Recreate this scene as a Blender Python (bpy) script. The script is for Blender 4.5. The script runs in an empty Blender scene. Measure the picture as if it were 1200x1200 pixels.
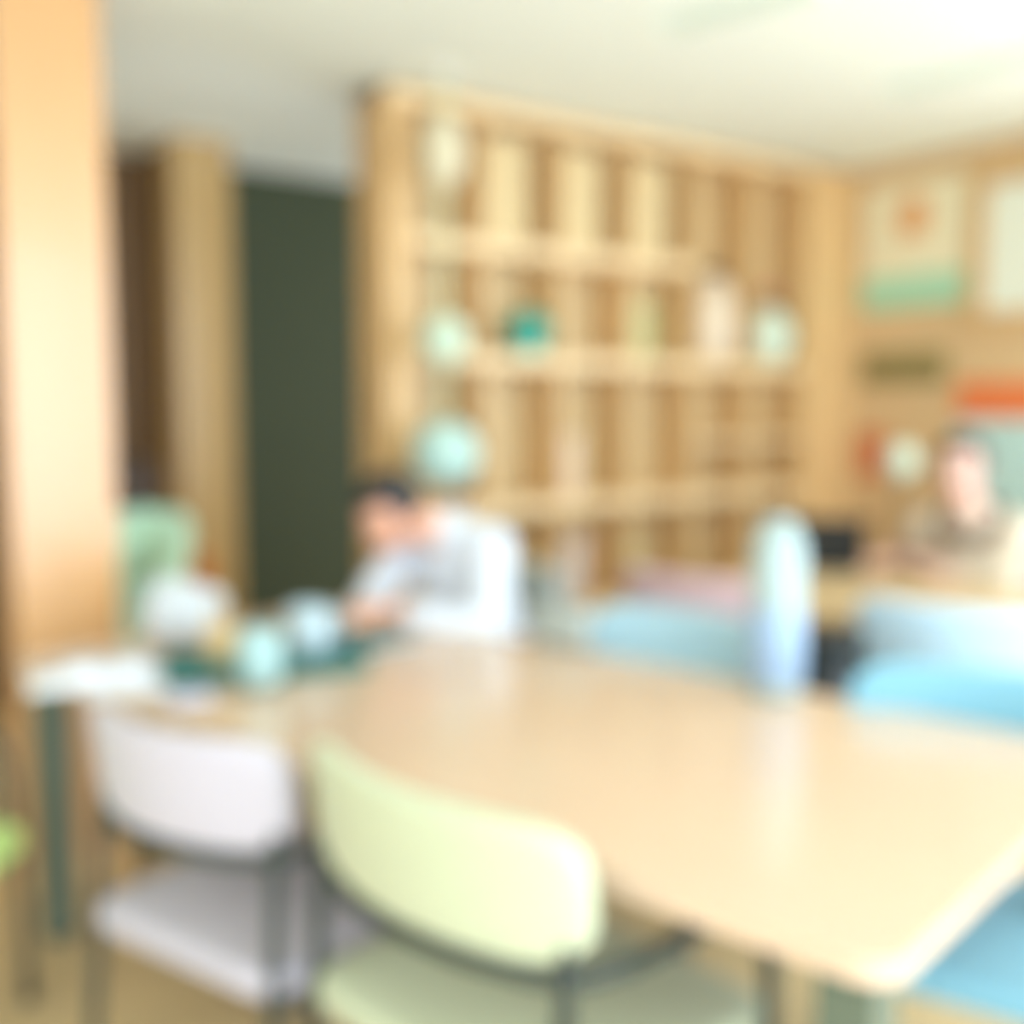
import bpy, bmesh, math, random
from mathutils import Vector, Matrix, Quaternion
random.seed(7)
C = bpy.context.scene.collection
PI = math.pi

# ------------------------------------------------------------------ camera, world, light, exposure
F_PX, PITCH, CAM_Z = 1262.0, math.atan(120/1262.0), 1.38
cd = bpy.data.cameras.new('camera'); cam = bpy.data.objects.new('camera', cd); C.objects.link(cam)
cam.location = (0, 0, CAM_Z); cam.rotation_euler = (PI/2 - PITCH, 0, 0)
cd.sensor_width = 36; cd.lens = 36*F_PX/1200; cd.clip_start = .02
cd.dof.use_dof = True; cd.dof.focus_distance = .35; cd.dof.aperture_fstop = 2.6
cd.dof.aperture_blades = 0
bpy.context.scene.camera = cam
vs = bpy.context.scene.view_settings
vs.view_transform = 'Standard'; vs.look = 'None'; vs.exposure = 0.0; vs.gamma = 1; vs.use_curve_mapping = False
W = bpy.data.worlds.new('overcast_sky'); bpy.context.scene.world = W; W.use_nodes = True
W.node_tree.nodes['Background'].inputs[0].default_value = (.82, .955, 1.13, 1)
W.node_tree.nodes['Background'].inputs[1].default_value = 5.2
bpy.context.scene.cycles.max_bounces = 8
bpy.context.scene.cycles.diffuse_bounces = 5

# frames: tb(u, n) follows the big table, rm(a, b) follows the room (a along the shelf wall, b towards the windows)
U = Vector((-.743, .669, 0)); N = Vector((.669, .743, 0))
V = Vector((.823, .568, 0)); Wd = Vector((.568, -.823, 0)); P0 = Vector((-.46, 4.03, 0))
RA = math.atan2(V.y, V.x)
ROOM_H = 2.58
def tb(u, n, z=0): return U*u + N*n + Vector((0, 0, z))
def rm(a, b, z=0): return P0 + V*a + Wd*b + Vector((0, 0, z))

def portal(name, loc, direction, w, h):
    l = bpy.data.lights.new(name, 'AREA'); l.shape = 'RECTANGLE'; l.size = w; l.size_y = h
    l.cycles.is_portal = True
    o = bpy.data.objects.new(name, l); C.objects.link(o); o.location = loc
    o.rotation_euler = Vector(direction).to_track_quat('-Z', 'Y').to_euler()
    return o
portal('window_portal', rm(-1.9, 5.16, 1.28), -Wd, 8.6, 2.42)
portal('window_portal', rm(2.8, 3.45, 1.28), -V, 3.1, 2.42)

def fill_panel(loc, w, h, watts):      # unseen fill panels added under the ceiling to brighten seats, floor and ceiling
    l = bpy.data.lights.new('added_fill_light', 'AREA'); l.shape = 'RECTANGLE'; l.size = w; l.size_y = h; l.energy = watts
    l.color = (1, .97, .93)
    o = bpy.data.objects.new('added_fill_light', l); C.objects.link(o); o.location = loc; o.rotation_euler = (0, 0, math.atan2(V.y, V.x))
for a, b in ((-3.6, 3.0), (-1.6, 4.4), (.8, 3.4), (-4.2, .6)): fill_panel(rm(a, b, ROOM_H-.01), 1.2, .6, 15)

# ------------------------------------------------------------------ materials
def srgb(r, g, b):
    f = lambda c: (c/255/12.92) if c/255 <= .04045 else ((c/255+.055)/1.055)**2.4
    return (f(r), f(g), f(b), 1)
def mat(name, rgb, rough=.6, var=.08, scale=8, stretch=(1, 1, 1), spec=.4, metal=0, bump=0, sheen=0, coat=0, trans=0, alpha=1):
    m = bpy.data.materials.new(name); m.use_nodes = True; nt = m.node_tree; b = nt.nodes['Principled BSDF']
    c = srgb(*rgb)
    tc = nt.nodes.new('ShaderNodeTexCoord'); mp = nt.nodes.new('ShaderNodeMapping'); mp.inputs['Scale'].default_value = stretch
    no = nt.nodes.new('ShaderNodeTexNoise'); no.inputs['Scale'].default_value = scale; no.inputs['Detail'].default_value = 5
    cr = nt.nodes.new('ShaderNodeMix'); cr.data_type = 'RGBA'
    cr.inputs[6].default_value = tuple(x*(1-var) for x in c[:3])+(1,)
    cr.inputs[7].default_value = tuple(min(1, x*(1+var)) for x in c[:3])+(1,)
    L = nt.links
    L.new(tc.outputs['Object'], mp.inputs['Vector']); L.new(mp.outputs[0], no.inputs['Vector'])
    L.new(no.outputs['Fac'], cr.inputs[0]); L.new(cr.outputs[2], b.inputs['Base Color'])
    if bump:
        bp = nt.nodes.new('ShaderNodeBump'); bp.inputs['Strength'].default_value = bump; bp.inputs['Distance'].default_value = .01
        L.new(no.outputs['Fac'], bp.inputs['Height']); L.new(bp.outputs[0], b.inputs['Normal'])
    b.inputs['Roughness'].default_value = rough; b.inputs['Specular IOR Level'].default_value = spec
    b.inputs['Metallic'].default_value = metal
    b.inputs['Sheen Weight'].default_value = sheen
    b.inputs['Coat Weight'].default_value = coat; b.inputs['Coat Roughness'].default_value = .12
    b.inputs['Transmission Weight'].default_value = trans
    return m
M = dict(
    wood=mat('honey_wood', (212, 174, 120), .38, .12, 5, (2, 2, .35)),
    wood_h=mat('honey_wood_board', (226, 196, 148), .38, .1, 5, (.35, 2, 2)),
    wood_back=mat('shelf_back_wood', (204, 178, 130), .4, .1, 4, (2, 2, .4)),
    column=mat('column_wood', (202, 168, 110), .3, .06, 4, (2, 2, .3), spec=.8, coat=.6),
    pillar=mat('pillar_wood', (204, 156, 102), .3, .06, 4, (2, 2, .3), spec=.8, coat=.6),
    darkwood=mat('dark_brown_wood', (112, 84, 50), .5, .15, 4, (2, 2, .3)),
    wallwood=mat('wall_veneer', (212, 180, 134), .5, .08, 3, (1, 1, .3)),
    tabletop=mat('table_laminate', (208, 182, 156), .26, .05, 3, (.3, 2, 2), spec=.55, coat=.35),
    tabletop2=mat('table_laminate_pale', (212, 184, 138), .35, .05, 3, (.3, 2, 2)),
    ceiling=mat('ceiling_paint', (244, 250, 240), .9, .02, 2),
    slot=mat('ceiling_slot', (188, 204, 184), .8, .03, 5),
    green_wall=mat('dark_green_paint', (74, 84, 62), .6, .15, 1.2),
    floor=mat('floor_vinyl', (212, 186, 140), .45, .1, 3, (.5, 2, 1)),
    white=mat('white_paint', (238, 238, 230), .6, .03),
    frame=mat('dark_green_metal', (42, 52, 46), .4, .1, 10, spec=.5),
    legm=mat('table_leg_metal', (92, 104, 88), .4, .06, 10, spec=.5),
    lime=mat('lime_fabric', (184, 190, 158), .75, .05, 40, bump=.1, sheen=.15),
    lime2=mat('bright_lime_fabric', (190, 222, 130), .75, .05, 40, bump=.1, sheen=.15),
    lilac=mat('lilac_fabric', (182, 177, 184), .75, .04, 40, bump=.1, sheen=.15),
    pink=mat('mauve_fabric', (214, 182, 186), .75, .04, 40, bump=.1, sheen=.15),
    blue=mat('sky_blue_fabric', (170, 204, 216), .7, .05, 40, bump=.1, sheen=.15),
    blue2=mat('turquoise_fabric', (122, 174, 190), .7, .05, 40, bump=.1, sheen=.15),
    paleblue=mat('pale_blue_fabric', (196, 226, 244), .7, .03, 40, bump=.1, sheen=.15),
    grey=mat('grey_fabric', (170, 178, 172), .75, .05, 40, bump=.1, sheen=.15),
    orange=mat('orange_seat_shell', (214, 120, 44), .5, .08),
    skin=mat('skin', (226, 168, 138), .5, .05, 12),
    skin2=mat('skin_pale', (218, 178, 160), .5, .05, 12),
    skin3=mat('skin_tan', (188, 134, 94), .5, .05, 12),
    hair=mat('black_hair', (30, 34, 36), .45, .2, 60, (1, 1, .1)),
    hair2=mat('dark_brown_hair', (62, 46, 36), .45, .2, 60, (1, 1, .1)),
    shirt=mat('white_shirt_cotton', (214, 220, 228), .8, .02, 20, bump=.1),
    mint=mat('mint_shirt_cotton', (190, 224, 194), .8, .05, 6, bump=.1),
    cream=mat('cream_shirt_cotton', (214, 202, 180), .8, .03, 20, bump=.1),
    scarf=mat('brown_scarf_wool', (96, 72, 56), .9, .15, 30, bump=.2),
    denim=mat('dark_trousers', (56, 62, 74), .85, .1, 30),
    shoe=mat('shoe_leather', (40, 40, 40), .5, .1),
    eye=mat('eye_white', (236, 236, 232), .2, .0), cloth=mat('white_cotton_cloth', (196, 202, 204), .9, .02, 20), iris=mat('dark_iris', (40, 28, 20), .2, .0), lip=mat('lips', (190, 110, 100), .5, .05),
    teal=mat('teal_tray_plastic', (52, 106, 98), .45, .08, 6),
    cup=mat('pale_blue_china', (180, 200, 206), .3, .03, spec=.6),
    cup2=mat('mint_glaze', (156, 190, 188), .3, .05, spec=.6),
    paper=mat('paper', (218, 222, 228), .8, .02), paper2=mat('paper_cream', (236, 226, 204), .8, .02),
    lavender=mat('lavender_cover', (160, 164, 196), .5, .05), tan=mat('tan_card', (206, 178, 128), .7, .05),
    black=mat('black_plastic', (30, 34, 34), .4, .1), screen=mat('dark_screen', (26, 34, 34), .15, .05, spec=.6),
    bottle=mat('frosted_bottle', (162, 180, 176), .35, .03, spec=.5), bottle2=mat('bottle_blue_label', (146, 170, 194), .35, .03),
    tealball=mat('teal_glaze', (28, 160, 140), .3, .12, spec=.6), tealtrim=mat('pale_teal_glaze', (150, 214, 196), .3, .05),
    vase=mat('white_glaze', (222, 202, 172), .35, .03), brown=mat('dark_brown_stopper', (84, 56, 40), .5, .1),
    vasegreen=mat('celadon_glaze', (208, 222, 198), .35, .05), flower=mat('pink_petals', (214, 142, 124), .8, .1), stem=mat('green_stems', (110, 130, 70), .8, .1),
    lantern=mat('white_lantern_paper', (216, 206, 172), .7, .02), lantern2=mat('mint_lantern_paper', (198, 216, 190), .7, .03), lantern3=mat('aqua_lantern_paper', (178, 208, 196), .7, .05),
    cord=mat('pale_cord', (214, 218, 176), .7, .03),
    poster=mat('poster_cream', (236, 226, 190), .6, .02), pmint=mat('poster_mint', (164, 214, 180), .6, .04), porange=mat('poster_orange', (222, 160, 100), .6, .05),
    board=mat('white_board', (228, 232, 214), .3, .03), olive=mat('olive_felt', (138, 124, 74), .8, .08),
    signor=mat('orange_print', (224, 120, 66), .6, .05), signaq=mat('aqua_print', (184, 214, 206), .6, .04), signred=mat('terracotta_card', (206, 118, 76), .6, .06),
    kraft=mat('kraft_card', (206, 182, 134), .7, .05), bgreen=mat('green_cloth_binding', (164, 176, 116), .7, .06), bpink=mat('pink_cloth_binding', (216, 184, 164), .7, .06), bbeige=mat('beige_cloth_binding', (206, 186, 142), .7, .06),
)

# ------------------------------------------------------------------ mesh helpers
def obj(name, bm, m, parent=None, smooth=True, loc=None, rot=None, kind=None):
    me = bpy.data.meshes.new(name); bm.normal_update(); bm.to_mesh(me); bm.free()
    ms = m if isinstance(m, (list, tuple)) else [m]
    for x in ms: me.materials.append(M[x])
    if smooth:
        for p in me.polygons: p.use_smooth = True
    o = bpy.data.objects.new(name, me); C.objects.link(o)
    if parent: o.parent = parent
    if loc is not None: o.location = loc
    if rot is not None: o.rotation_euler = rot
    if kind: o['kind'] = kind
    return o
def tag(o, label, cat, group=None):
    o['label'] = label; o['category'] = cat
    if group: o['group'] = group
    return o
def thing(name, label, cat, loc=(0, 0, 0), rz=0, group=None):
    o = bpy.data.objects.new(name, None); C.objects.link(o); o.location = loc; o.rotation_euler = (0, 0, rz)
    o.empty_display_size = .1
    return tag(o, label, cat, group)
def box(bm, x0, x1, y0, y1, z0, z1, bev=0, mi=0):
    r = bmesh.ops.create_cube(bm, size=1)
    vs_ = r['verts']
    for v in vs_:
        v.co = Vector(((x0+x1)/2+v.co.x*(x1-x0), (y0+y1)/2+v.co.y*(y1-y0), (z0+z1)/2+v.co.z*(z1-z0)))
    fs = {f for v in vs_ for f in v.link_faces}
    for f in fs: f.material_index = mi
    if bev:
        es = list({e for v in vs_ for e in v.link_edges})
        bmesh.ops.bevel(bm, geom=es, offset=bev, segments=2, affect='EDGES', profile=.7)
def bxo(name, dims, m, parent=None, bev=.003, **k):
    bm = bmesh.new(); box(bm, *dims, bev=bev); return obj(name, bm, m, parent, smooth=False, **k)
def catmull(pts, n=6):
    P = [Vector(p) for p in pts]; P = [2*P[0]-P[1]]+P+[2*P[-1]-P[-2]]; out = []
    for i in range(1, len(P)-2):
        for k in range(n):
            t = k/n; a, b, c, d = P[i-1:i+3]
            out.append(.5*((2*b)+(c-a)*t+(2*a-5*b+4*c-d)*t*t+(3*b-a-3*c+d)*t**3))
    out.append(P[-2]); return out
def tube(bm, pts, r, seg=10, cap=True):
    P = [Vector(p) for p in pts]; n = len(P)
    R = r if isinstance(r, (list, tuple)) else [r]*n
    rings = []; up = None
    for i, p in enumerate(P):
        t = (P[min(i+1, n-1)]-P[max(i-1, 0)]).normalized()
        if up is None:
            up = Vector((0, 0, 1)) if abs(t.z) < .9 else Vector((1, 0, 0))
        x = up.cross(t).normalized(); y = t.cross(x).normalized(); up = y
        # y is perpendicular; keep frame stable
        rings.append([bm.verts.new(p+(x*math.cos(2*PI*k/seg)+y*math.sin(2*PI*k/seg))*R[i]) for k in range(seg)])
    for a, b in zip(rings, rings[1:]):
        for k in range(seg): bm.faces.new((a[k], a[(k+1) % seg], b[(k+1) % seg], b[k]))
    if cap:
        bm.faces.new(rings[0][::-1]); bm.faces.new(rings[-1])
def lathe(bm, prof, seg=28, c=(0, 0, 0)):
    c = Vector(c); rings = []
    for r, z in prof:
        rings.append([bm.verts.new(c+Vector((max(r, .0004)*math.cos(2*PI*k/seg), max(r, .0004)*math.sin(2*PI*k/seg), z))) for k in range(seg)])
    for a, b in zip(rings, rings[1:]):
        for k in range(seg): bm.faces.new((a[k], a[(k+1) % seg], b[(k+1) % seg], b[k]))
    bm.faces.new(rings[0][::-1]); bm.faces.new(rings[-1])
def ellipsoid(bm, c, rx, ry, rz, q=None, u=18, v=12):
    mt = Matrix.Translation(Vector(c)) @ ((q.to_matrix().to_4x4()) if q else Matrix()) @ Matrix.Diagonal((rx, ry, rz, 1))
    bmesh.ops.create_uvsphere(bm, u_segments=u, v_segments=v, radius=1, matrix=mt)
def pad(bm, width, depth, height, c=(0, 0, 0), bend=0, exp=.35, nx=28, ns=24, endexp=6, lean=0):
    """upholstered pad: superellipse section swept over the width, ends rounded, optionally bent forward at the ends"""
    c = Vector(c); rings = []
    sg = lambda v, e: math.copysign(abs(v)**e, v)
    for i in range(nx+1):
        s = -math.cos(PI*i/nx); s = max(-.999, min(.999, s)); k = (1-abs(s)**endexp)**(1/3)
        x = s*width/2; yb = bend*(s*s); ring = []
        for j in range(ns):
            a = 2*PI*j/ns
            z = sg(math.sin(a), exp)*height/2*k; y = sg(math.cos(a), exp)*depth/2*(.35+.65*k if depth < height else k)
            ring.append(bm.verts.new(c+Vector((x, y+yb-lean*z, z))))
        rings.append(ring)
    for a, b in zip(rings, rings[1:]):
        for k in range(ns): bm.faces.new((a[k], b[k], b[(k+1) % ns], a[(k+1) % ns]))
    bm.faces.new(rings[0]); bm.faces.new(rings[-1][::-1])
def copy_tree(o, parent=None):
    c = o.copy(); C.objects.link(c); c.parent = parent
    for ch in [x for x in o.children]: copy_tree(ch, c)
    return c

# ------------------------------------------------------------------ the room
def slab(name, a0, a1, b0, b1, z0, z1, m, kind='structure'):
    o = bxo(name, (a0, a1, -b1, -b0, z0, z1), m, bev=0, loc=P0, rot=(0, 0, RA))
    if kind: o['kind'] = kind
    return o
slab('floor', -6.4, 2.9, -2.0, 5.4, -.08, 0, 'floor')
slab('ceiling', -6.4, 2.9, -2.0, 5.4, ROOM_H, ROOM_H+.1, 'ceiling')
slab('wall_back', -.34, 2.9, -1.9, -1.75, 0, ROOM_H, 'green_wall')
slab('wall_hall', -6.4, -.34, -1.9, -1.75, 0, ROOM_H, 'darkwood')
slab('wall_partition', -.377, -.31, -1.75, -1.47, 0, ROOM_H, 'darkwood')
slab('wall_shelf', .05, 2.9, -.30, -.26, 0, ROOM_H, 'wallwood')
slab('wall_right', 2.68, 2.82, -.3, 1.9, 0, ROOM_H, 'wallwood')
slab('wall_right', 2.68, 2.82, 1.9, 5.2, 0, .07, 'white')
slab('wall_right', 2.68, 2.82, 1.9, 5.2, 2.5, ROOM_H, 'white')
slab('wall_left', -6.4, -6.25, -1.75, 5.2, 0, ROOM_H, 'white')
slab('wall_window', -6.3, 2.82, 5.06, 5.2, 0, .07, 'white')
slab('wall_window', -6.3, 2.82, 5.06, 5.2, 2.5, ROOM_H, 'white')
for i, a in enumerate((-6.2, -3.1, 0, 2.7)):
    slab('trim_%d' % (i+1), a-.06, a+.06, 5.08, 5.18, .07, 2.5, 'white')
for i, b in enumerate((3.5, 5.0)):
    slab('trim_%d' % (i+5), 2.7, 2.8, b-.05, b+.05, .07, 2.5, 'white')

def column(a0, a1, b0, b1, m, label, name='wooden_pillar'):
    t = thing(name, label, 'pillar', rm((a0+a1)/2, (b0+b1)/2), RA)
    w, d = (a1-a0)/2, (b1-b0)/2
    bxo('shaft', (-w, w, -d, d, 0, ROOM_H), m, t, bev=.006)
    bxo('plinth', (-w-.008, w+.008, -d-.008, d+.008, 0, .09), 'wood', t, bev=.003)
    return t
column(-1.365, -1.085, .10, .357, 'pillar', 'broad honey wood pillar at the far left, nearest the camera')
column(-.377, -.127, -1.47, -1.24, 'column', 'narrower wooden column behind, beside the dark green passage')

# ceiling slots
def on_plane(px, py, z):
    a = (px-600)/F_PX; b = -(py-600)/F_PX; c, s = math.cos(PITCH), math.sin(PITCH)
    d = Vector((a, c+b*s, -s+b*c)); t = (z-CAM_Z)/d.z
    return Vector((d.x*t, d.y*t, z))
for (p, q, lab) in (((775, 30), (960, -22), 'long pale green ceiling vent slot near the top edge'),
                    ((1035, 105), (1240, 52), 'long pale ceiling vent slot above the poster corner')):
    A, B = on_plane(*p, ROOM_H), on_plane(*q, ROOM_H)
    d = B-A; L = d.length; an = math.atan2(d.y, d.x)
    t = thing('ceiling_vent', lab, 'vent', (A+B)/2, an, 'linear vents in the ceiling')
    bm = bmesh.new(); box(bm, -L/2, L/2, -.085, -.07, -.012, 0); box(bm, -L/2, L/2, .07, .085, -.012, 0)
    box(bm, -L/2, -L/2+.015, -.07, .07, -.012, 0); box(bm, L/2-.015, L/2, -.07, .07, -.012, 0)
    obj('vent_frame', bm, 'ceiling', t, smooth=False)
    bxo('grille', (-L/2+.015, L/2-.015, -.07, .07, -.006, 0), 'slot', t, bev=0)
    for k in (-.035, 0, .035): bxo('slat', (-L/2+.015, L/2-.015, k-.004, k+.004, -.011, -.006), 'ceiling', t, bev=0)

# ------------------------------------------------------------------ shelf unit
SH = thing('cubby_bookshelf', 'tall honey wood cubby bookshelf filling the back wall up to the ceiling', 'bookshelf', P0, RA)
D = .24; S0 = .055; BAY = .376; DIV = [S0+BAY*i for i in range(7)]
def shp(name, a0, a1, y0, y1, z0, z1, m, bev=.003):
    return bxo(name, (a0, a1, y0, y1, z0, z1), m, SH, bev=bev)
shp('side_panel', 0, .05, 0, D, 0, 2.56, 'wood'); shp('front_stile', .0505, S0+.045, -.004, .03, 0, 2.56, 'wood')
shp('side_panel', DIV[6]-.012, DIV[6]+.03, 0, D, 0, 2.56, 'wood')
shp('filler_panel', DIV[6]+.03, 2.675, 0, .03, 0, 2.56, 'wood')
shp('top_board', 0, DIV[6]+.03, -.01, D, 2.50, 2.56, 'wood_h')
shp('plinth', .05, DIV[6], .02, .05, 0, .07, 'wood_h')
BOARDS = [.07, .50, .95, 1.545, 1.985]
for z in BOARDS: shp('shelf_board', .05, DIV[4], 0, D, z, z+.06, 'wood_h')
for z in BOARDS[:4]+[1.22]: shp('shelf_board', DIV[4], DIV[6]-.012, 0, D, z, z+(.06 if z != 1.22 else .03), 'wood_h')
for s in DIV[1:-1]: shp('divider', s-.016, s+.016, .004, D, .07, 2.50, 'wood')
for i in range(6): shp('back_panel', DIV[i]+.0, DIV[i+1], D-.012, D, .07, 2.5, 'wood_back', bev=0)
def sh(a, y, z): return P0 + V*a - Wd*y + Vector((0, 0, z))
def bay(i, row, off=.0, y=.12): return sh(DIV[i]+BAY/2+off, y, BOARDS[row]+.06)

# teal ball-shaped pot
t = thing('teal_pot', 'small round teal pot with a pale foot in the middle of the shelf', 'pot', bay(1, 3, .06, .06), 0)
bm = bmesh.new(); lathe(bm, [(.035, .03), (.07, .05), (.088, .09), (.08, .135), (.05, .162), (.042, .17), (.036, .168), (.03, .12)]); obj('body', bm, 'tealball', t)
bm = bmesh.new(); lathe(bm, [(.062, 0), (.07, .006), (.068, .022), (.04, .034)]); obj('foot', bm, 'tealtrim', t)
# white bottle vase with dark stopper
t = thing('bottle_vase', 'tall cream bottle vase with a dark brown stopper on the shelf', 'vase', bay(4, 3, .0, .08), 0)
bm = bmesh.new(); lathe(bm, [(.08, 0), (.1, .02), (.108, .12), (.105, .26), (.085, .34), (.05, .38), (.035, .39), (.03, .3)]); obj('body', bm, 'vase', t)
bm = bmesh.new(); lathe(bm, [(.03, .385), (.045, .395), (.05, .425), (.03, .436)]); obj('stopper', bm, 'brown', t)
# round vase with pink flowers
t = thing('flower_vase', 'round pale celadon vase holding pink flowers, right of the cream vase', 'vase', bay(5, 3, -.0, .08), 0)
bm = bmesh.new(); lathe(bm, [(.05, 0), (.09, .02), (.12, .09), (.12, .16), (.09, .22), (.05, .25), (.045, .262), (.04, .25), (.03, .15)]); obj('body', bm, 'vasegreen', t)
for k in range(7):
    a = k*2*PI/7; r = .055 if k else 0; h = .33+.02*math.sin(3*k)
    top = Vector((r*math.cos(a), r*math.sin(a), h))
    bm = bmesh.new(); tube(bm, catmull([(0.01*math.cos(a), .01*math.sin(a), .2), (top.x*.5, top.y*.5, .28), top]), .003, 6); st = obj('stem', bm, 'stem', t)
    bm = bmesh.new()
    for q in range(6):
        b = q*PI/3; ellipsoid(bm, top+Vector((.018*math.cos(b), .018*math.sin(b), .004)), .016, .016, .009, u=8, v=6)
    ellipsoid(bm, top+Vector((0, 0, .008)), .01, .01, .01, u=8, v=6)
    obj('blossom', bm, 'flower', st)
# books and boxes in bays
def book(a, z, w, h, d, m, label, group, y0=.05, tilt=0):
    t = thing('book', label, 'book', sh(a, y0+d/2, z), RA, group)
    if tilt: t.rotation_euler = (0, tilt, RA)
    bm = bmesh.new(); box(bm, -w/2, -w/2+.003, -d/2, d/2, 0, h); box(bm, w/2-.003, w/2, -d/2, d/2, 0, h); box(bm, -w/2, w/2, -d/2-.002, -d/2+.002, 0, h)
    obj('cover', bm, m, t, smooth=False)
    bxo('pages', (-w/2+.003, w/2-.003, -d/2+.003, d/2-.004, .003, h-.003), 'paper2', t, bev=0)
def book_row(i, row, specs, where, off=.03):
    a = DIV[i]+off
    for k, (w, h, m, nm) in enumerate(specs):
        z = BOARDS[row]+.06
        pos = ['first', 'second', 'third', 'fourth', 'fifth'][k]
        book(a+w/2, z, w, h, .17, m, '%s book, %s from left, %s' % (nm, pos, where), 'books '+where, .06)
        a += w+.002
book_row(3, 3, [(.045, .25, 'bgreen', 'green cloth'), (.04, .27, 'bbeige', 'beige cloth'), (.05, .24, 'bgreen', 'moss green cloth')], 'in the cubby left of the cream vase')
book_row(2, 2, [(.04, .28, 'bbeige', 'beige cloth'), (.05, .26, 'bpink', 'dusty pink'), (.04, .29, 'bbeige', 'sand coloured')], 'in the third cubby below the teal pot')
book_row(2, 1, [(.05, .27, 'bpink', 'dusty pink'), (.045, .25, 'grey', 'grey cloth'), (.05, .28, 'bpink', 'pale pink')], 'in a low cubby beside the white-shirted person')
book_row(3, 1, [(.05, .25, 'bgreen', 'green cloth'), (.05, .22, 'bbeige', 'beige cloth')], 'in the fourth low cubby')
def card_box(i, row, w, h, m, label, off=0):
    t = thing('storage_box', label, 'box', bay(i, row, off, .14), RA)
    bxo('box_body', (-w/2, w/2, -.08, .08, 0, h*.78), m, t); bxo('lid', (-w/2-.004, w/2+.004, -.084, .084, h*.74, h), m, t)
card_box(1, 1, .24, .2, 'kraft', 'cream kraft box on the shelf just right of the white-shirted shoulder', .03)
for i in (1, 2, 3):
    card_box(i, 4, .2, .41, 'kraft', 'pale kraft box in the top row of the shelf, %s cubby from the left' % ('second', 'third', 'fourth')[i-1], -.04)

# hanging lantern strand in front of first bay
hp = rm(.15, .16)
t = thing('paper_lantern_strand', 'hanging strand of three pale paper lanterns before the left end of the bookshelf', 'lantern', (hp.x, hp.y, ROOM_H), 0)
bm = bmesh.new(); lathe(bm, [(.03, -.02), (.035, 0)]); obj('ceiling_hook', bm, 'white', t)
def lantern(zc, rx, rz, m, parent=t):
    bm = bmesh.new(); prof = []
    n = 18
    for k in range(n+1):
        a = -PI/2+PI*k/n; r = rx*math.cos(a)**.8 if k not in (0, n) else .012
        prof.append((max(.012, r*(1+.03*(-1)**k)), zc+rz*math.sin(a)))
    lathe(bm, prof, 28); obj('lantern', bm, m, parent)
cz = lambda py: atz(py)
def zat(px, py, Y):
    b = -(py-600)/F_PX; c, s = math.cos(PITCH), math.sin(PITCH)
    return CAM_Z + (-s+b*c)/(c+b*s)*Y
zl = [zat(515, y, hp.y)-ROOM_H for y in (178, 398, 532)]
bm = bmesh.new(); tube(bm, [(0, 0, 0), (0, 0, zl[2])], .012, 8); obj('cord', bm, 'cord', t)
lantern(zl[0], .075, .13, 'lantern'); lantern(zl[1], .085, .085, 'lantern2'); lantern(zl[2], .125, .12, 'lantern3')

# ------------------------------------------------------------------ right wall: posters, boards
# wall-local: b along the wall towards the camera, z up; face at a = 2.68
def wall_thing(name, label, cat, b, z, group=None):
    return thing(name, label, cat, rm(2.68, b, z), RA-PI/2, group)   # local x = towards camera (b), local y = into the room? flipped below
# local frame: rot z by RA-90deg -> local x = Wd, local y = V (into the wall); room side is -y
def wb(px):   # position along right wall for a pixel column
    k = (px-600)/F_PX
    A = P0+V*2.68
    return (A.x-k*A.y*1.0)/(-(Wd.x)+k*Wd.y)
def wz(px, py):
    b = wb(px); return zat(px, py, rm(2.68, b).y)
def framed(name, label, cat, x0, x1, y0, y1, m, border='wood', t_=.02, bw=.03):
    b0, b1 = wb(x0), wb(x1); xm = (x0+x1)/2
    z1, z0 = wz(xm, y0), wz(xm, y1)
    t = wall_thing(name, label, cat, (b0+b1)/2, (z0+z1)/2); w = (b1-b0)/2; h = (z1-z0)/2
    bxo('sheet', (-w+.002, w-.002, -t_*.6, 0, -h+.002, h-.002), m, t, bev=0)
    if border:
        for d in ((-w-bw, -w, -h-bw, h+bw), (w, w+bw, -h-bw, h+bw), (-w, w, h, h+bw), (-w, w, -h-bw, -h)):
            bxo('frame_bar', (d[0], d[1], -t_, 0, d[2], d[3]), border, t)
    return t, w, h
t, w, h = framed('poster', 'cream wall poster with a small orange motif above a mint green band', 'poster', 1006, 1124, 212, 360, 'poster', None)
bxo('mint_band', (-w+.002, w-.002, -.0145, -.012, -h+.002, -h+.26*2*h), 'pmint', t, bev=0)
bm = bmesh.new(); ellipsoid(bm, (-.0, -.013, .42*h), .085, .004, .11); obj('orange_motif', bm, 'porange', t)
bm = bmesh.new(); ellipsoid(bm, (-.0, -.013, -.02*h), .06, .003, .07); obj('orange_motif', bm, 'poster', t)
framed('framed_board', 'white board in a honey wood frame at the right edge', 'board', 1150, 1262, 208, 362, 'board', 'wood', .05, .05)
framed('pinboard', 'dark olive felt strip board fixed under the cream poster', 'board', 1008, 1106, 412, 450, 'olive', None, .03)
t, w, h = framed('wall_banner', 'aqua wall banner with an orange heading band, behind the person in cream', 'banner', 1120, 1262, 445, 620, 'signaq', None, .02)
bxo('orange_heading', (-w+.002, w-.002, -.016, -.012, .48*h, h-.002), 'signor', t, bev=0)
framed('wall_card', 'small terracotta card on the wall left of the person in cream', 'card', 1006, 1040, 505, 560, 'signred', None, .015)

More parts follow.
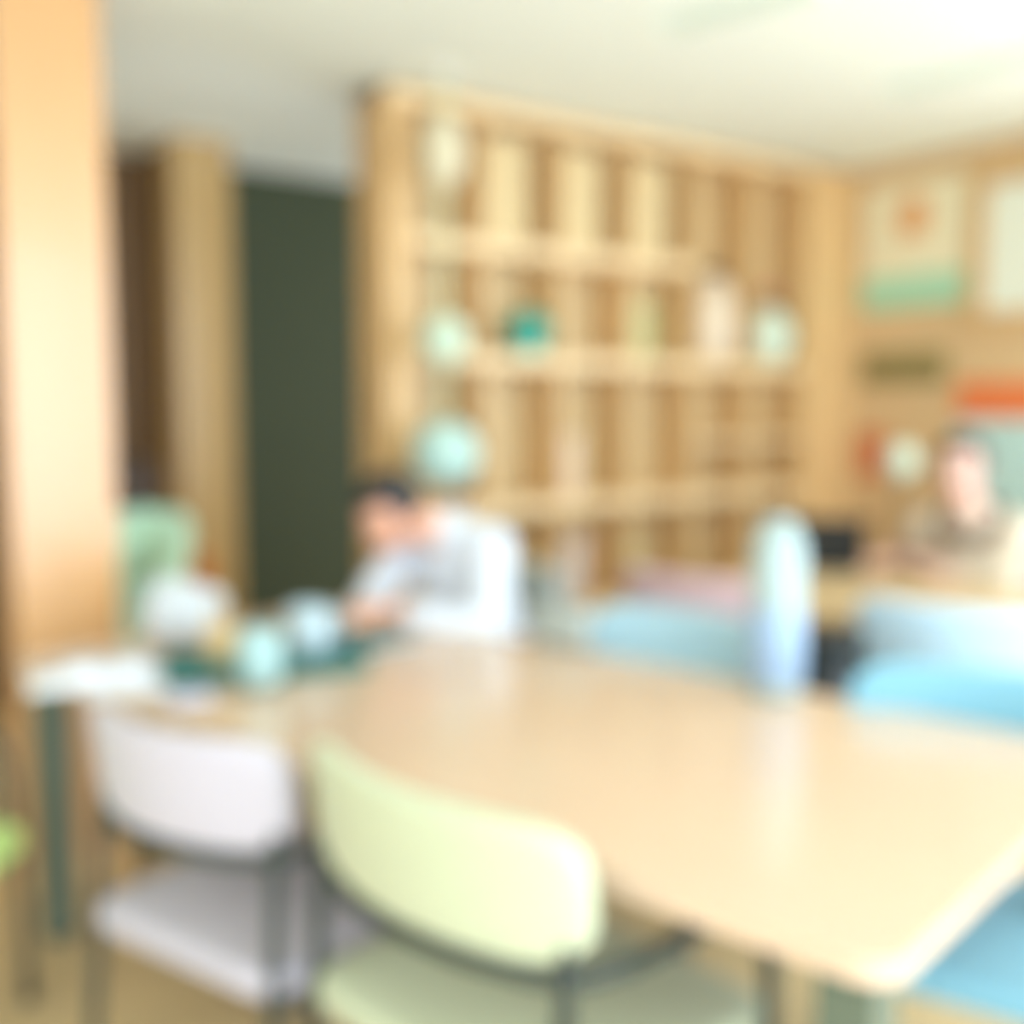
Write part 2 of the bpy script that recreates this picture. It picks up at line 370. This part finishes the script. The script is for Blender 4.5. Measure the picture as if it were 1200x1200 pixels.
# ------------------------------------------------------------------ tables
def table(name, label, u0, u1, n0, n1, h, top_m, leg_m, legw=.07, inset=.03):
    c = tb((u0+u1)/2, (n0+n1)/2); rz = math.atan2(N.y, N.x)-PI/2    # local y = N, local x = -U
    t = thing(name, label, 'table', c, rz)
    L, Wt = (u1-u0)/2, (n1-n0)/2
    bm = bmesh.new(); box(bm, -L, L, -Wt, Wt, h-.032, h)
    es = [e for e in bm.edges if abs(e.verts[0].co.z-e.verts[1].co.z) > .01]
    bmesh.ops.bevel(bm, geom=es, offset=.05, segments=6, affect='EDGES', profile=.5)
    obj('tabletop', bm, top_m, t, smooth=False)
    i = inset+legw
    for sy in (-1, 1): bxo('apron', (-L+.2, L-.2, sy*(Wt-.2)-.012, sy*(Wt-.2)+.012, h-.075, h-.032), leg_m, t)
    for sx in (-1, 1): bxo('apron', (sx*(L-.2)-.012, sx*(L-.2)+.012, -Wt+.212, Wt-.212, h-.075, h-.032), leg_m, t)
    for sx in (-1, 1):
        for sy in (-1, 1):
            x, y = sx*(L-inset-legw/2), sy*(Wt-inset-legw/2)
            lg = bxo('leg', (x-legw/2, x+legw/2, y-legw/2, y+legw/2, .012, h-.032), leg_m, t, bev=.006)
            bm = bmesh.new(); lathe(bm, [(.022, 0), (.024, .006), (.018, .014)], 14, (x, y, 0)); obj('foot_glide', bm, 'black', lg)
    return t
table('study_table', 'large glossy pale wood study table in the foreground, with dark metal legs', .46, 2.76, 1.15, 2.2, .75, 'tabletop', 'legm', .075)
table('study_table', 'second wooden table behind the blue chairs, carrying the laptop', .1, 2.15, 3.16, 4.02, .75, 'tabletop2', 'legm')

# ------------------------------------------------------------------ chairs
def make_chair(m):
    t = thing('armchair', '', 'chair')
    bm = bmesh.new(); pad(bm, .57, .045, .2, (0, -.28, .748), bend=.08, lean=.12, endexp=9, exp=.3); obj('backrest', bm, m, t)
    bm = bmesh.new(); pad(bm, .58, .51, .06, (0, 0, .415), exp=.3, endexp=14); obj('seat', bm, m, t)
    r = .013
    # the rail under the backrest runs on as the two armrests and down to the front feet
    for sx in (-1, 1):
        P = catmull([(sx*.005, -.29, .636), (sx*.14, -.268, .636), (sx*.25, -.215, .636), (sx*.296, -.13, .645), (sx*.303, .04, .65), (sx*.303, .14, .63), (sx*.303, .18, .56), (sx*.298, .2, .3), (sx*.298, .21, .012)])
        bm = bmesh.new(); tube(bm, P, r, 10); obj('arm_frame', bm, 'frame', t)
        bm = bmesh.new(); tube(bm, catmull([(sx*.255, -.21, .72), (sx*.262, -.222, .6), (sx*.268, -.24, .3), (sx*.272, -.265, .012)]), r, 10); obj('leg', bm, 'frame', t)
        bm = bmesh.new(); tube(bm, [(sx*.266, -.23, .372), (sx*.298, .19, .372)], .011, 8); obj('side_rail', bm, 'frame', t)
    bm = bmesh.new(); tube(bm, [(-.295, .13, .372), (.295, .13, .372)], .011, 8); obj('cross_rail', bm, 'frame', t)
    bm = bmesh.new(); tube(bm, [(-.275, -.13, .372), (.275, -.13, .372)], .011, 8); obj('cross_rail', bm, 'frame', t)
    for sx in (-1, 1):
        for y in (.21, -.265):
            bm = bmesh.new(); lathe(bm, [(.016, 0), (.018, .01), (.015, .03)], 12, (sx*(.298 if y > 0 else .272), y, 0)); obj('foot_cap', bm, 'black', t)
    return t
_proto = {}
def chair(m, p, face, label, group=None, sx=1):
    """face: world direction the sitter looks"""
    if not _proto: t = _proto['c'] = make_chair(m)
    else: t = copy_tree(_proto['c'])
    for ch in t.children:
        if ch.name.split('.')[0] in ('backrest', 'seat'):
            if ch.data.materials[0] != M[m]:
                ch.data = ch.data.copy(); ch.data.materials[0] = M[m]
    f = Vector(face); t.location = (p.x, p.y, 0); t.rotation_euler = (0, 0, math.atan2(f.y, f.x)-PI/2)
    t['label'] = label
    if group: t['group'] = group
    t.scale = (1, 1, 1)
    if not group and 'group' in t: del t['group']
    return t
G1 = 'padded armchairs around the big table'
chair('lime', tb(1.105, 1.28), N-U*.08, 'lime green padded armchair pushed under the big table, in the foreground', G1).scale = (1.08, 1, 1)
chair('lilac', tb(1.73, 1.22), N+U*.12, 'pale lilac padded armchair left of the lime green one', G1).scale = (.93, 1, .98)
chair('lime2', Vector((-1.37, 2.13, 0)), Vector((1, -.1, 0)), 'bright green padded chair cut off by the left edge of the picture', G1)
chair('blue', tb(1.53, 2.14), -N, 'sky blue padded armchair across the table, behind the tall bottle', G1)
chair('blue2', tb(.66, 2.0), -N+Vector((.12, -.08, 0)), 'turquoise padded armchair across the table near its right end', G1)
chair('grey', tb(2.50, 2.50), -N, 'grey armchair that the white-shirted person sits on', G1)
MP = Vector((-1.395, 3.82, 0)); MF = Vector((.6, -.8, 0)).normalized()
chair('orange', MP, Vector((.15, -.98, 0)), 'orange chair of the person in mint at the far end', G1)
G2 = 'padded armchairs at the second table'
chair('paleblue', tb(1.06, 3.22), N, 'light blue armchair with its back to us at the second table', G2)
chair('pink', tb(1.9, 3.22), N, 'mauve armchair behind the sky blue one', G2)
chair('pink', tb(1.4, 4.3), -N, 'mauve armchair that the person in cream sits on', G2)

# ------------------------------------------------------------------ things on the tables
TZ = .751
# teal tray
p = on_plane(308, 783, TZ)
tray_rz = math.atan2(N.y, N.x)-PI/2
t = thing('serving_tray', 'dark teal rectangular tray on the far end of the big table', 'tray', p, math.radians(20))
bm = bmesh.new(); box(bm, -.27, .27, -.13, .13, 0, .008); obj('tray_base', bm, 'teal', t, smooth=False)
bm = bmesh.new()
for d in ((-.28, .28, -.14, -.128), (-.28, .28, .128, .14), (-.28, -.268, -.128, .128), (.268, .28, -.128, .128)): box(bm, *d, 0, .035, bev=.003)
obj('rim', bm, 'teal', t, smooth=False); t.scale = (.84, .9, 1)
def mug(loc, r, h, m, label, rz=0):
    t = thing('mug', label, 'mug', loc, rz, 'mugs on the teal tray')
    bm = bmesh.new(); lathe(bm, [(r*.7, 0), (r*.9, .006), (r, h*.3), (r, h), (r*.93, h+.002), (r*.92, h*.9), (r*.9, h*.25), (r*.6, .012)]); obj('cup_body', bm, m, t)
    bm = bmesh.new(); tube(bm, catmull([(r*.97, 0, h*.8), (r*1.5, 0, h*.78), (r*1.65, 0, h*.5), (r*1.4, 0, h*.25), (r*.97, 0, h*.2)]), .006, 8); obj('handle', bm, m, t)
q = on_plane(306, 803, TZ+.008); mug(q, .05, .125, 'cup2', 'pale aqua mug at the front of the teal tray', 2.4)
q = on_plane(364, 766, TZ+.008); mug(q, .055, .12, 'cup', 'whitish mug, right one, at the back of the teal tray', .4)
# tan card roll/pencil case
q = on_plane(258, 772, TZ+.009)
t = thing('pen_pot', 'small tan pen pot on the teal tray beside the mint sleeve', 'pot', q)
bm = bmesh.new(); lathe(bm, [(.032, 0), (.036, .004), (.038, .085), (.034, .085), (.032, .01)]); obj('pot_body', bm, 'tan', t)
for k in range(3):
    bm = bmesh.new(); a = k*2.1; tube(bm, [(.01*math.cos(a), .01*math.sin(a), .012), (.028*math.cos(a), .028*math.sin(a), .135)], .004, 6); obj('pencil', bm, 'tan', t)
# open book, left edge
q = on_plane(126, 790, TZ)
t = thing('open_book', 'open white book lying on the table at its left end', 'book', q, .45)
for sx in (-1, 1):
    bm = bmesh.new(); n = 12; top = []; bot = []
    for k in range(n+1):
        x = sx*.17*k/n; z = .028*math.sin(min(1, k/n*1.2+.12)*PI)*.9+.006
        top.append((x, z)); bot.append((x, 0))
    rows = []
    for (x, z), (xb, zb) in zip(top, bot):
        rows.append([bm.verts.new((x, -.12, z)), bm.verts.new((x, .12, z)), bm.verts.new((xb, .12, .003)), bm.verts.new((xb, -.12, .003))])
    for a, b in zip(rows, rows[1:]):
        for k in range(4): bm.faces.new((a[k], a[(k+1) % 4], b[(k+1) % 4], b[k]))
    bm.faces.new(rows[0]); bm.faces.new(rows[-1][::-1]); bmesh.ops.recalc_face_normals(bm, faces=bm.faces[:])
    obj('page_block', bm, 'paper', t)
bxo('cover', (-.178, .178, -.126, .126, 0, .003), 'paper2', t, bev=0)
# loose papers by the mint sleeve
q = on_plane(150, 808, TZ+.001)
t = thing('paper_stack', 'small stack of white papers at the edge between open book and tray', 'paper', q, .3)
for k in range(4): bxo('paper_sheet', (-.09, .09, -.06, .06, k*.0022, k*.0022+.0018), 'paper', t, bev=0, rot=(0, 0, .06*(k-1.5)))
q = on_plane(207, 803, TZ+.012)
t = thing('notebook', 'little lavender blue notebook leaning by the left end of the tray', 'notebook', on_plane(222, 820, TZ), .5)
bxo('cover', (-.045, .045, -.03, .03, 0, .002), 'lavender', t, bev=0); bxo('pages', (-.043, .043, -.028, .028, .002, .012), 'paper', t, bev=0); bxo('cover', (-.045, .045, -.03, .03, .012, .014), 'lavender', t, bev=0)
# dark folder before white-shirted person
q = on_plane(420, 752, TZ)
t = thing('folder', 'dark green closed folder under the hands of the white-shirted person', 'folder', q, -.73)
bxo('cover', (-.13, .13, -.1, .1, 0, .003), 'teal', t, bev=0); bxo('pages', (-.125, .125, -.096, .096, .003, .012), 'paper', t, bev=0); bxo('cover', (-.13, .13, -.1, .1, .012, .015), 'teal', t, bev=0)
# tall bottle
q = on_plane(908, 812, TZ)
t = thing('water_bottle', 'tall frosted white bottle with a blue label at the back edge of the table', 'bottle', q)
bm = bmesh.new(); lathe(bm, [(.05, 0), (.058, .006), (.06, .02), (.06, .31), (.054, .35), (.036, .366)]); obj('bottle_body', bm, 'bottle', t)
bm = bmesh.new(); lathe(bm, [(.0605, .03), (.0625, .033), (.0625, .19), (.0605, .193)]); obj('bottle_label', bm, 'bottle2', t)
bm = bmesh.new(); lathe(bm, [(.037, .362), (.04, .366), (.04, .384), (.034, .39)]); obj('cap', bm, 'bottle', t)
# laptop on second table
q = on_plane(968, 668, TZ)
t = thing('laptop', 'black open laptop on the second table', 'laptop', q, -.12)
bxo('keyboard_base', (-.14, .14, -.02, .18, 0, .014), 'black', t)
ld = bxo('lid', (-.14, .14, 0, .01, .0, .2), 'black', t, loc=(0, -.02, .014), rot=(math.radians(12), 0, 0))
bxo('screen', (-.13, .13, .01, .012, .012, .19), 'screen', ld, bev=0)

# ------------------------------------------------------------------ people
def chain(bm, pts, rad, n=5, seg=12):
    P = catmull(pts, n); R = []
    for i in range(len(pts)-1):
        for k in range(n): R.append(rad[i]+(rad[i+1]-rad[i])*k/n)
    R.append(rad[-1]); tube(bm, P, R, seg)
    for p, r in ((P[0], R[0]), (P[-1], R[-1])): ellipsoid(bm, p, r, r, r, u=seg, v=8)
def ik(a, b, l1, l2, pole):
    d = b-a; L = min(d.length, (l1+l2)*.995); dn = d.normalized()
    x = (l1*l1-l2*l2+L*L)/(2*L); h = math.sqrt(max(0, l1*l1-x*x))
    pl = (pole-dn*pole.dot(dn)).normalized()
    return a+dn*x+pl*h
def remesh(o, vox, sm=6):
    r = o.modifiers.new('remesh', 'REMESH'); r.mode = 'VOXEL'; r.voxel_size = vox; r.use_smooth_shade = True
    s = o.modifiers.new('smooth', 'SMOOTH'); s.iterations = sm; s.factor = .5
def person(label, hip, face, chest, head, look, hands, skin, shirt, hair_m, long_hair=False, sleeve=1.0, feet_fwd=.42, short_sleeve=False):
    """world positions; the root sits on the seat point"""
    f = Vector(face).normalized(); side = Vector((f.y, -f.x, 0)); up = Vector((0, 0, 1))
    root = thing('person', label, 'person', (hip.x, hip.y, 0))
    o = Vector((hip.x, hip.y, 0)); L = lambda p: Vector(p)-o
    hip, chest, head = L(hip), L(chest), L(head); hands = [L(h) for h in hands]
    spine = (chest-hip).normalized(); fw = (f-spine*f.dot(spine)).normalized()
    shc = chest+spine*.10; sh_ = [shc-side*.17, shc+side*.17]   # left, right
    neck = shc+spine*.05+fw*.01
    q_t = Matrix((side, fw, spine)).transposed().to_quaternion()
    # ---- body
    bm = bmesh.new()
    for k in range(7):
        s = k/6; c = hip.lerp(chest+spine*.04, s)
        w = [.155, .15, .135, .13, .14, .15, .145][k]; d = [.115, .11, .1, .1, .105, .108, .1][k]
        ellipsoid(bm, c, w, d, .095, q_t)
    chain(bm, [neck-spine*.05, neck.lerp(head, .45), head-up*.02], [.062, .055, .05])
    lk = Vector(look).normalized(); hs = (side-lk*side.dot(lk)).normalized(); hu = hs.cross(lk).normalized()
    qh = Matrix((hs, lk, hu)).transposed().to_quaternion()
    H = lambda x, y, z: head+hs*x+lk*y+hu*z
    ellipsoid(bm, H(0, -.01, .025), .075, .094, .09, qh, 24, 16)
    ellipsoid(bm, H(0, .022, -.04), .058, .066, .072, qh, 24, 16)
    ellipsoid(bm, H(0, .058, -.085), .026, .022, .02, qh)
    ellipsoid(bm, H(0, .092, -.018), .011, .016, .026, qh); ellipsoid(bm, H(0, .1, -.034), .016, .013, .011, qh)
    ellipsoid(bm, H(0, .082, .022), .05, .012, .01, qh)
    for sx in (-1, 1):
        ellipsoid(bm, H(sx*.078, -.005, -.008), .009, .02, .032, qh); ellipsoid(bm, H(sx*.036, .066, -.028), .022, .018, .018, qh)
    els = []; wr = []
    for i, sx in enumerate((-1, 1)):
        s = sh_[i]; h = hands[i]; e = ik(s, h, .29, .26, side*sx*.7-up*.7-fw*.1); els.append(e); wr.append(h)
        chain(bm, [s, s.lerp(e, .5), e], [.055, .048, .04]); chain(bm, [e, e.lerp(h, .4), h], [.042, .038, .027])
        # hand: palm, five curled fingers
        d = (h-e); d.z *= .3; d.normalize(); sd = d.cross(up).normalized(); dn = -up*.55
        pc = h+d*.045
        q = Matrix((sd, d, sd.cross(d))).transposed().to_quaternion()
        ellipsoid(bm, pc, .041, .05, .017, q)
        for j, (off, ln) in enumerate(((-.031, .062), (-.011, .074), (.01, .078), (.03, .07))):
            b = pc+d*.035+sd*off
            chain(bm, [b, b+d*ln*.4+up*.006, b+(d+dn*.3).normalized()*ln*.75, b+(d+dn*.55).normalized()*ln], [.0095, .009, .0085, .007], 3, 8)
        ts = sd*(sx*-1)*(-1 if sd.dot(side) < 0 else 1)
        b = h+d*.02+ts*.03
        chain(bm, [b, b+ts*.022+d*.025, b+ts*.026+d*.052-up*.004], [.013, .011, .009], 3, 8)
    kn = []; an = []
    for i, sx in enumerate((-1, 1)):
        hj = hip+side*sx*.09-up*.03; k_ = hip+side*sx*.12+f*.42-up*.02; k_.z = .50
        a = k_+f*(feet_fwd-.42); a.z = .09; kn.append((hj, k_)); an.append(a)
        chain(bm, [hj, hj.lerp(k_, .5), k_], [.085, .075, .055]); chain(bm, [k_, k_.lerp(a, .35), a], [.054, .052, .034])
        chain(bm, [a, a+f*.1-up*.035], [.035, .03])
    body = obj('body', bm, skin, root); remesh(body, .0065, 4)
    # ---- face details
    for sx in (-1, 1):
        bm = bmesh.new(); ellipsoid(bm, H(sx*.031, .0725, .0), .012, .010, .008, qh, 12, 8); ey = obj('eye', bm, 'eye', root)
        bm = bmesh.new(); ellipsoid(bm, H(sx*.031, .0805, .0), .0055, .003, .0055, qh, 10, 6); obj('iris', bm, 'iris', ey)
        bm = bmesh.new(); tube(bm, [H(sx*.014, .094, .02), H(sx*.032, .093, .026), H(sx*.05, .08, .021)], .004, 6); obj('eyebrow', bm, hair_m, root)
    bm = bmesh.new(); tube(bm, catmull([H(-.024, .076, -.06), H(-.01, .088, -.057), H(0, .089, -.059), H(.01, .088, -.057), H(.024, .076, -.06)], 3), .0055, 8); obj('mouth', bm, 'lip', root)
    # ---- hair
    bm = bmesh.new(); ellipsoid(bm, (0, 0, 0), 1, 1, 1, u=36, v=24)
    for v in bm.verts:
        x, y, z = v.co
        face_zone = y > .35 and z < .52
        k = 1.0
        if face_zone: k = .82
        if z < -.55 and not long_hair: k = .8
        k *= 1+.02*math.sin(9*x+4*z)+.015*math.sin(17*y)
        v.co = H(x*.09*k, -.018+y*.108*k, .028+z*.106*k)
    if long_hair:
        for sx in (-1, 1): chain(bm, [H(sx*.06, -.05, 0), H(sx*.075, -.06, -.08), H(sx*.07, -.05, -.17)], [.04, .042, .03])
        chain(bm, [H(0, -.08, 0), H(0, -.09, -.1), H(0, -.075, -.19)], [.06, .06, .035])
    hr = obj('hair', bm, hair_m, root)
    if long_hair: remesh(hr, .008, 4)
    # ---- shirt
    bm = bmesh.new()
    for k in range(8):
        s = k/7; c = (hip-spine*.02).lerp(chest+spine*.05, s)
        w = [.18, .178, .17, .165, .168, .175, .172, .15][k]; d = [.14, .14, .132, .13, .135, .135, .125, .105][k]
        ellipsoid(bm, c, w, d, .1, q_t)
    chain(bm, [sh_[0], shc+spine*.015, sh_[1]], [.068, .075, .068]); chain(bm, [shc, neck+spine*.0], [.08, .066])
    for i in range(2):
        s, e, h = sh_[i], els[i], wr[i]
        chain(bm, [s, s.lerp(e, .5), e], [.072, .066, .058])
        if not short_sleeve: chain(bm, [e, e.lerp(h, .5), e.lerp(h, .86)], [.058, .052, .042])
    sm = obj('shirt', bm, shirt, root); remesh(sm, .011, 6)
    bm = bmesh.new(); cl = []
    for k in range(25):
        a = 2*PI*k/24; cl.append(neck+spine*.022+side*.068*math.cos(a)+fw*.066*math.sin(a)+spine*(-.012*math.sin(a)))
    tube(bm, cl, .013, 8); obj('collar', bm, shirt, sm)
    # ---- trousers, shoes
    bm = bmesh.new()
    ellipsoid(bm, hip-up*.005, .172, .135, .1, q_t)
    for i in range(2):
        hj, k_ = kn[i]; a = an[i]
        chain(bm, [hj, hj.lerp(k_, .5), k_], [.1, .088, .068]); chain(bm, [k_, k_.lerp(a, .4), a], [.068, .062, .052])
    tr = obj('trousers', bm, 'denim', root); remesh(tr, .012, 5)
    for a in an:
        bm = bmesh.new(); g = Vector((a.x, a.y, .004))
        q = Matrix((side, f, up)).transposed().to_quaternion()
        ellipsoid(bm, g+up*.048-f*.01, .043, .06, .048, q); ellipsoid(bm, g+up*.036+f*.1, .045, .09, .036, q)
        so = obj('shoe', bm, 'shoe', root); remesh(so, .008, 3)
    return root, dict(neck=neck, side=side, fw=fw, spine=spine, shc=shc)

# white-shirted person leaning over the folder
sp = tb(2.41, 2.55)
person('person in a white shirt with black hair, bent over a dark folder at the table',
       Vector((sp.x, sp.y, .56)), -N, Vector((sp.x, sp.y, .87))-N*.13-U*.01, Vector((-.375, 3.30, 1.06)), Vector((-.55, -.55, -.62)),
       [on_plane(470, 716, .80), on_plane(425, 716, .80)], 'skin', 'shirt', 'hair')
# mint person half hidden behind the pillar
sp = MP
person('person in a mint green top, half hidden behind the wooden pillar',
       Vector((sp.x, sp.y, .54)), MF, Vector((sp.x-.02, sp.y, .86))+MF*.08, Vector((sp.x-.02, sp.y, 1.12))+MF*.13-Vector((.03, 0, 0)), Vector((-.75, -.5, -.35)),
       [on_plane(190, 715, .80), MP+MF*.34+Vector((-.03, -.02, .64))], 'skin', 'mint', 'hair2', long_hair=True)
# person in cream at second table
sp = tb(1.4, 4.3)
r, g = person('person in a cream top with a brown scarf, sitting at the second table',
       Vector((sp.x, sp.y, .56)), -N, Vector((sp.x, sp.y, .84))-N*.12, Vector((sp.x, sp.y, 1.16))-N*.26+U*.02, Vector((-.55, -.8, -.1)),
       [on_plane(1085, 660, .80), on_plane(1035, 655, .80)], 'skin2', 'cream', 'hair2', short_sleeve=True)
bm = bmesh.new(); cl = []
for k in range(33):
    a = 2*PI*k/32; cl.append(g['neck']-g['spine']*.0+g['side']*.105*math.cos(a)+g['fw']*(.02+.095*math.sin(a))-g['spine']*(.03*math.sin(a)))
tube(bm, cl, .026, 10); obj('scarf', bm, 'scarf', r)

# white cloth bundle beside the mint person's hands
q = on_plane(217, 750, TZ)
bm = bmesh.new(); ellipsoid(bm, (0, 0, .08), .115, .08, .085, u=40, v=24)
for v in bm.verts:
    x, y, z = v.co; k = 1+.09*math.sin(34*x+20*z)+.07*math.sin(46*y-30*x)+.05*math.sin(60*z)
    v.co = Vector((x*k, y*k, max(.0, .08+(z-.08)*k*1.06)))
tag(obj('cloth_bundle', bm, 'cloth', None, loc=q, rot=(0, 0, .5)), 'crumpled white cloth bundle on the table by the mint sleeves', 'cloth')
# grey pouch
q = on_plane(657, 757, TZ)
t = thing('fabric_pouch', 'grey fabric pouch standing on the far edge of the table', 'pouch', q, math.atan2(N.y, N.x)-PI/2)
bm = bmesh.new(); pad(bm, .19, .06, .115, (0, 0, .0575), exp=.5, endexp=5); obj('pouch_body', bm, 'grey', t)
bm = bmesh.new(); tube(bm, [(-.075, 0, .116), (.075, 0, .116)], .004, 6); obj('zip', bm, 'black', t)
bm = bmesh.new(); lathe(bm, [(.006, 0), (.008, .004), (.006, .008)], 10, (.07, 0, .118)); obj('zip_pull', bm, 'black', t)
# tall bin
q = Vector((.845, 2.86, 0))
t = thing('litter_bin', 'tall narrow black bin standing between the two blue chairs', 'bin', q, math.atan2(N.y, N.x)-PI/2)
bm = bmesh.new(); box(bm, -.065, .065, -.1, .1, .02, .74, bev=.012); obj('bin_body', bm, 'black', t, smooth=False)
bm = bmesh.new(); box(bm, -.07, .07, -.105, .105, .742, .79, bev=.014); obj('lid', bm, 'black', t, smooth=False)
bm = bmesh.new(); box(bm, -.06, .06, -.095, .095, 0, .022); obj('base', bm, 'frame', t, smooth=False)
# desk lamp
q = on_plane(1052, 650, TZ)
t = thing('globe_lamp', 'small lamp with a pale grey globe left of the person in cream', 'lamp', q)
zc = zat(1058, 540, q.y)-TZ
bm = bmesh.new(); lathe(bm, [(.05, 0), (.055, .006), (.05, .014), (.01, .02)]); obj('base', bm, 'frame', t)
bm = bmesh.new(); tube(bm, [(0, 0, .015), (0, 0, zc-.06)], .006, 8); obj('stem', bm, 'frame', t)
bm = bmesh.new(); ellipsoid(bm, (0, 0, zc), .072, .072, .078, u=28, v=18); obj('globe_shade', bm, 'vasegreen', t)
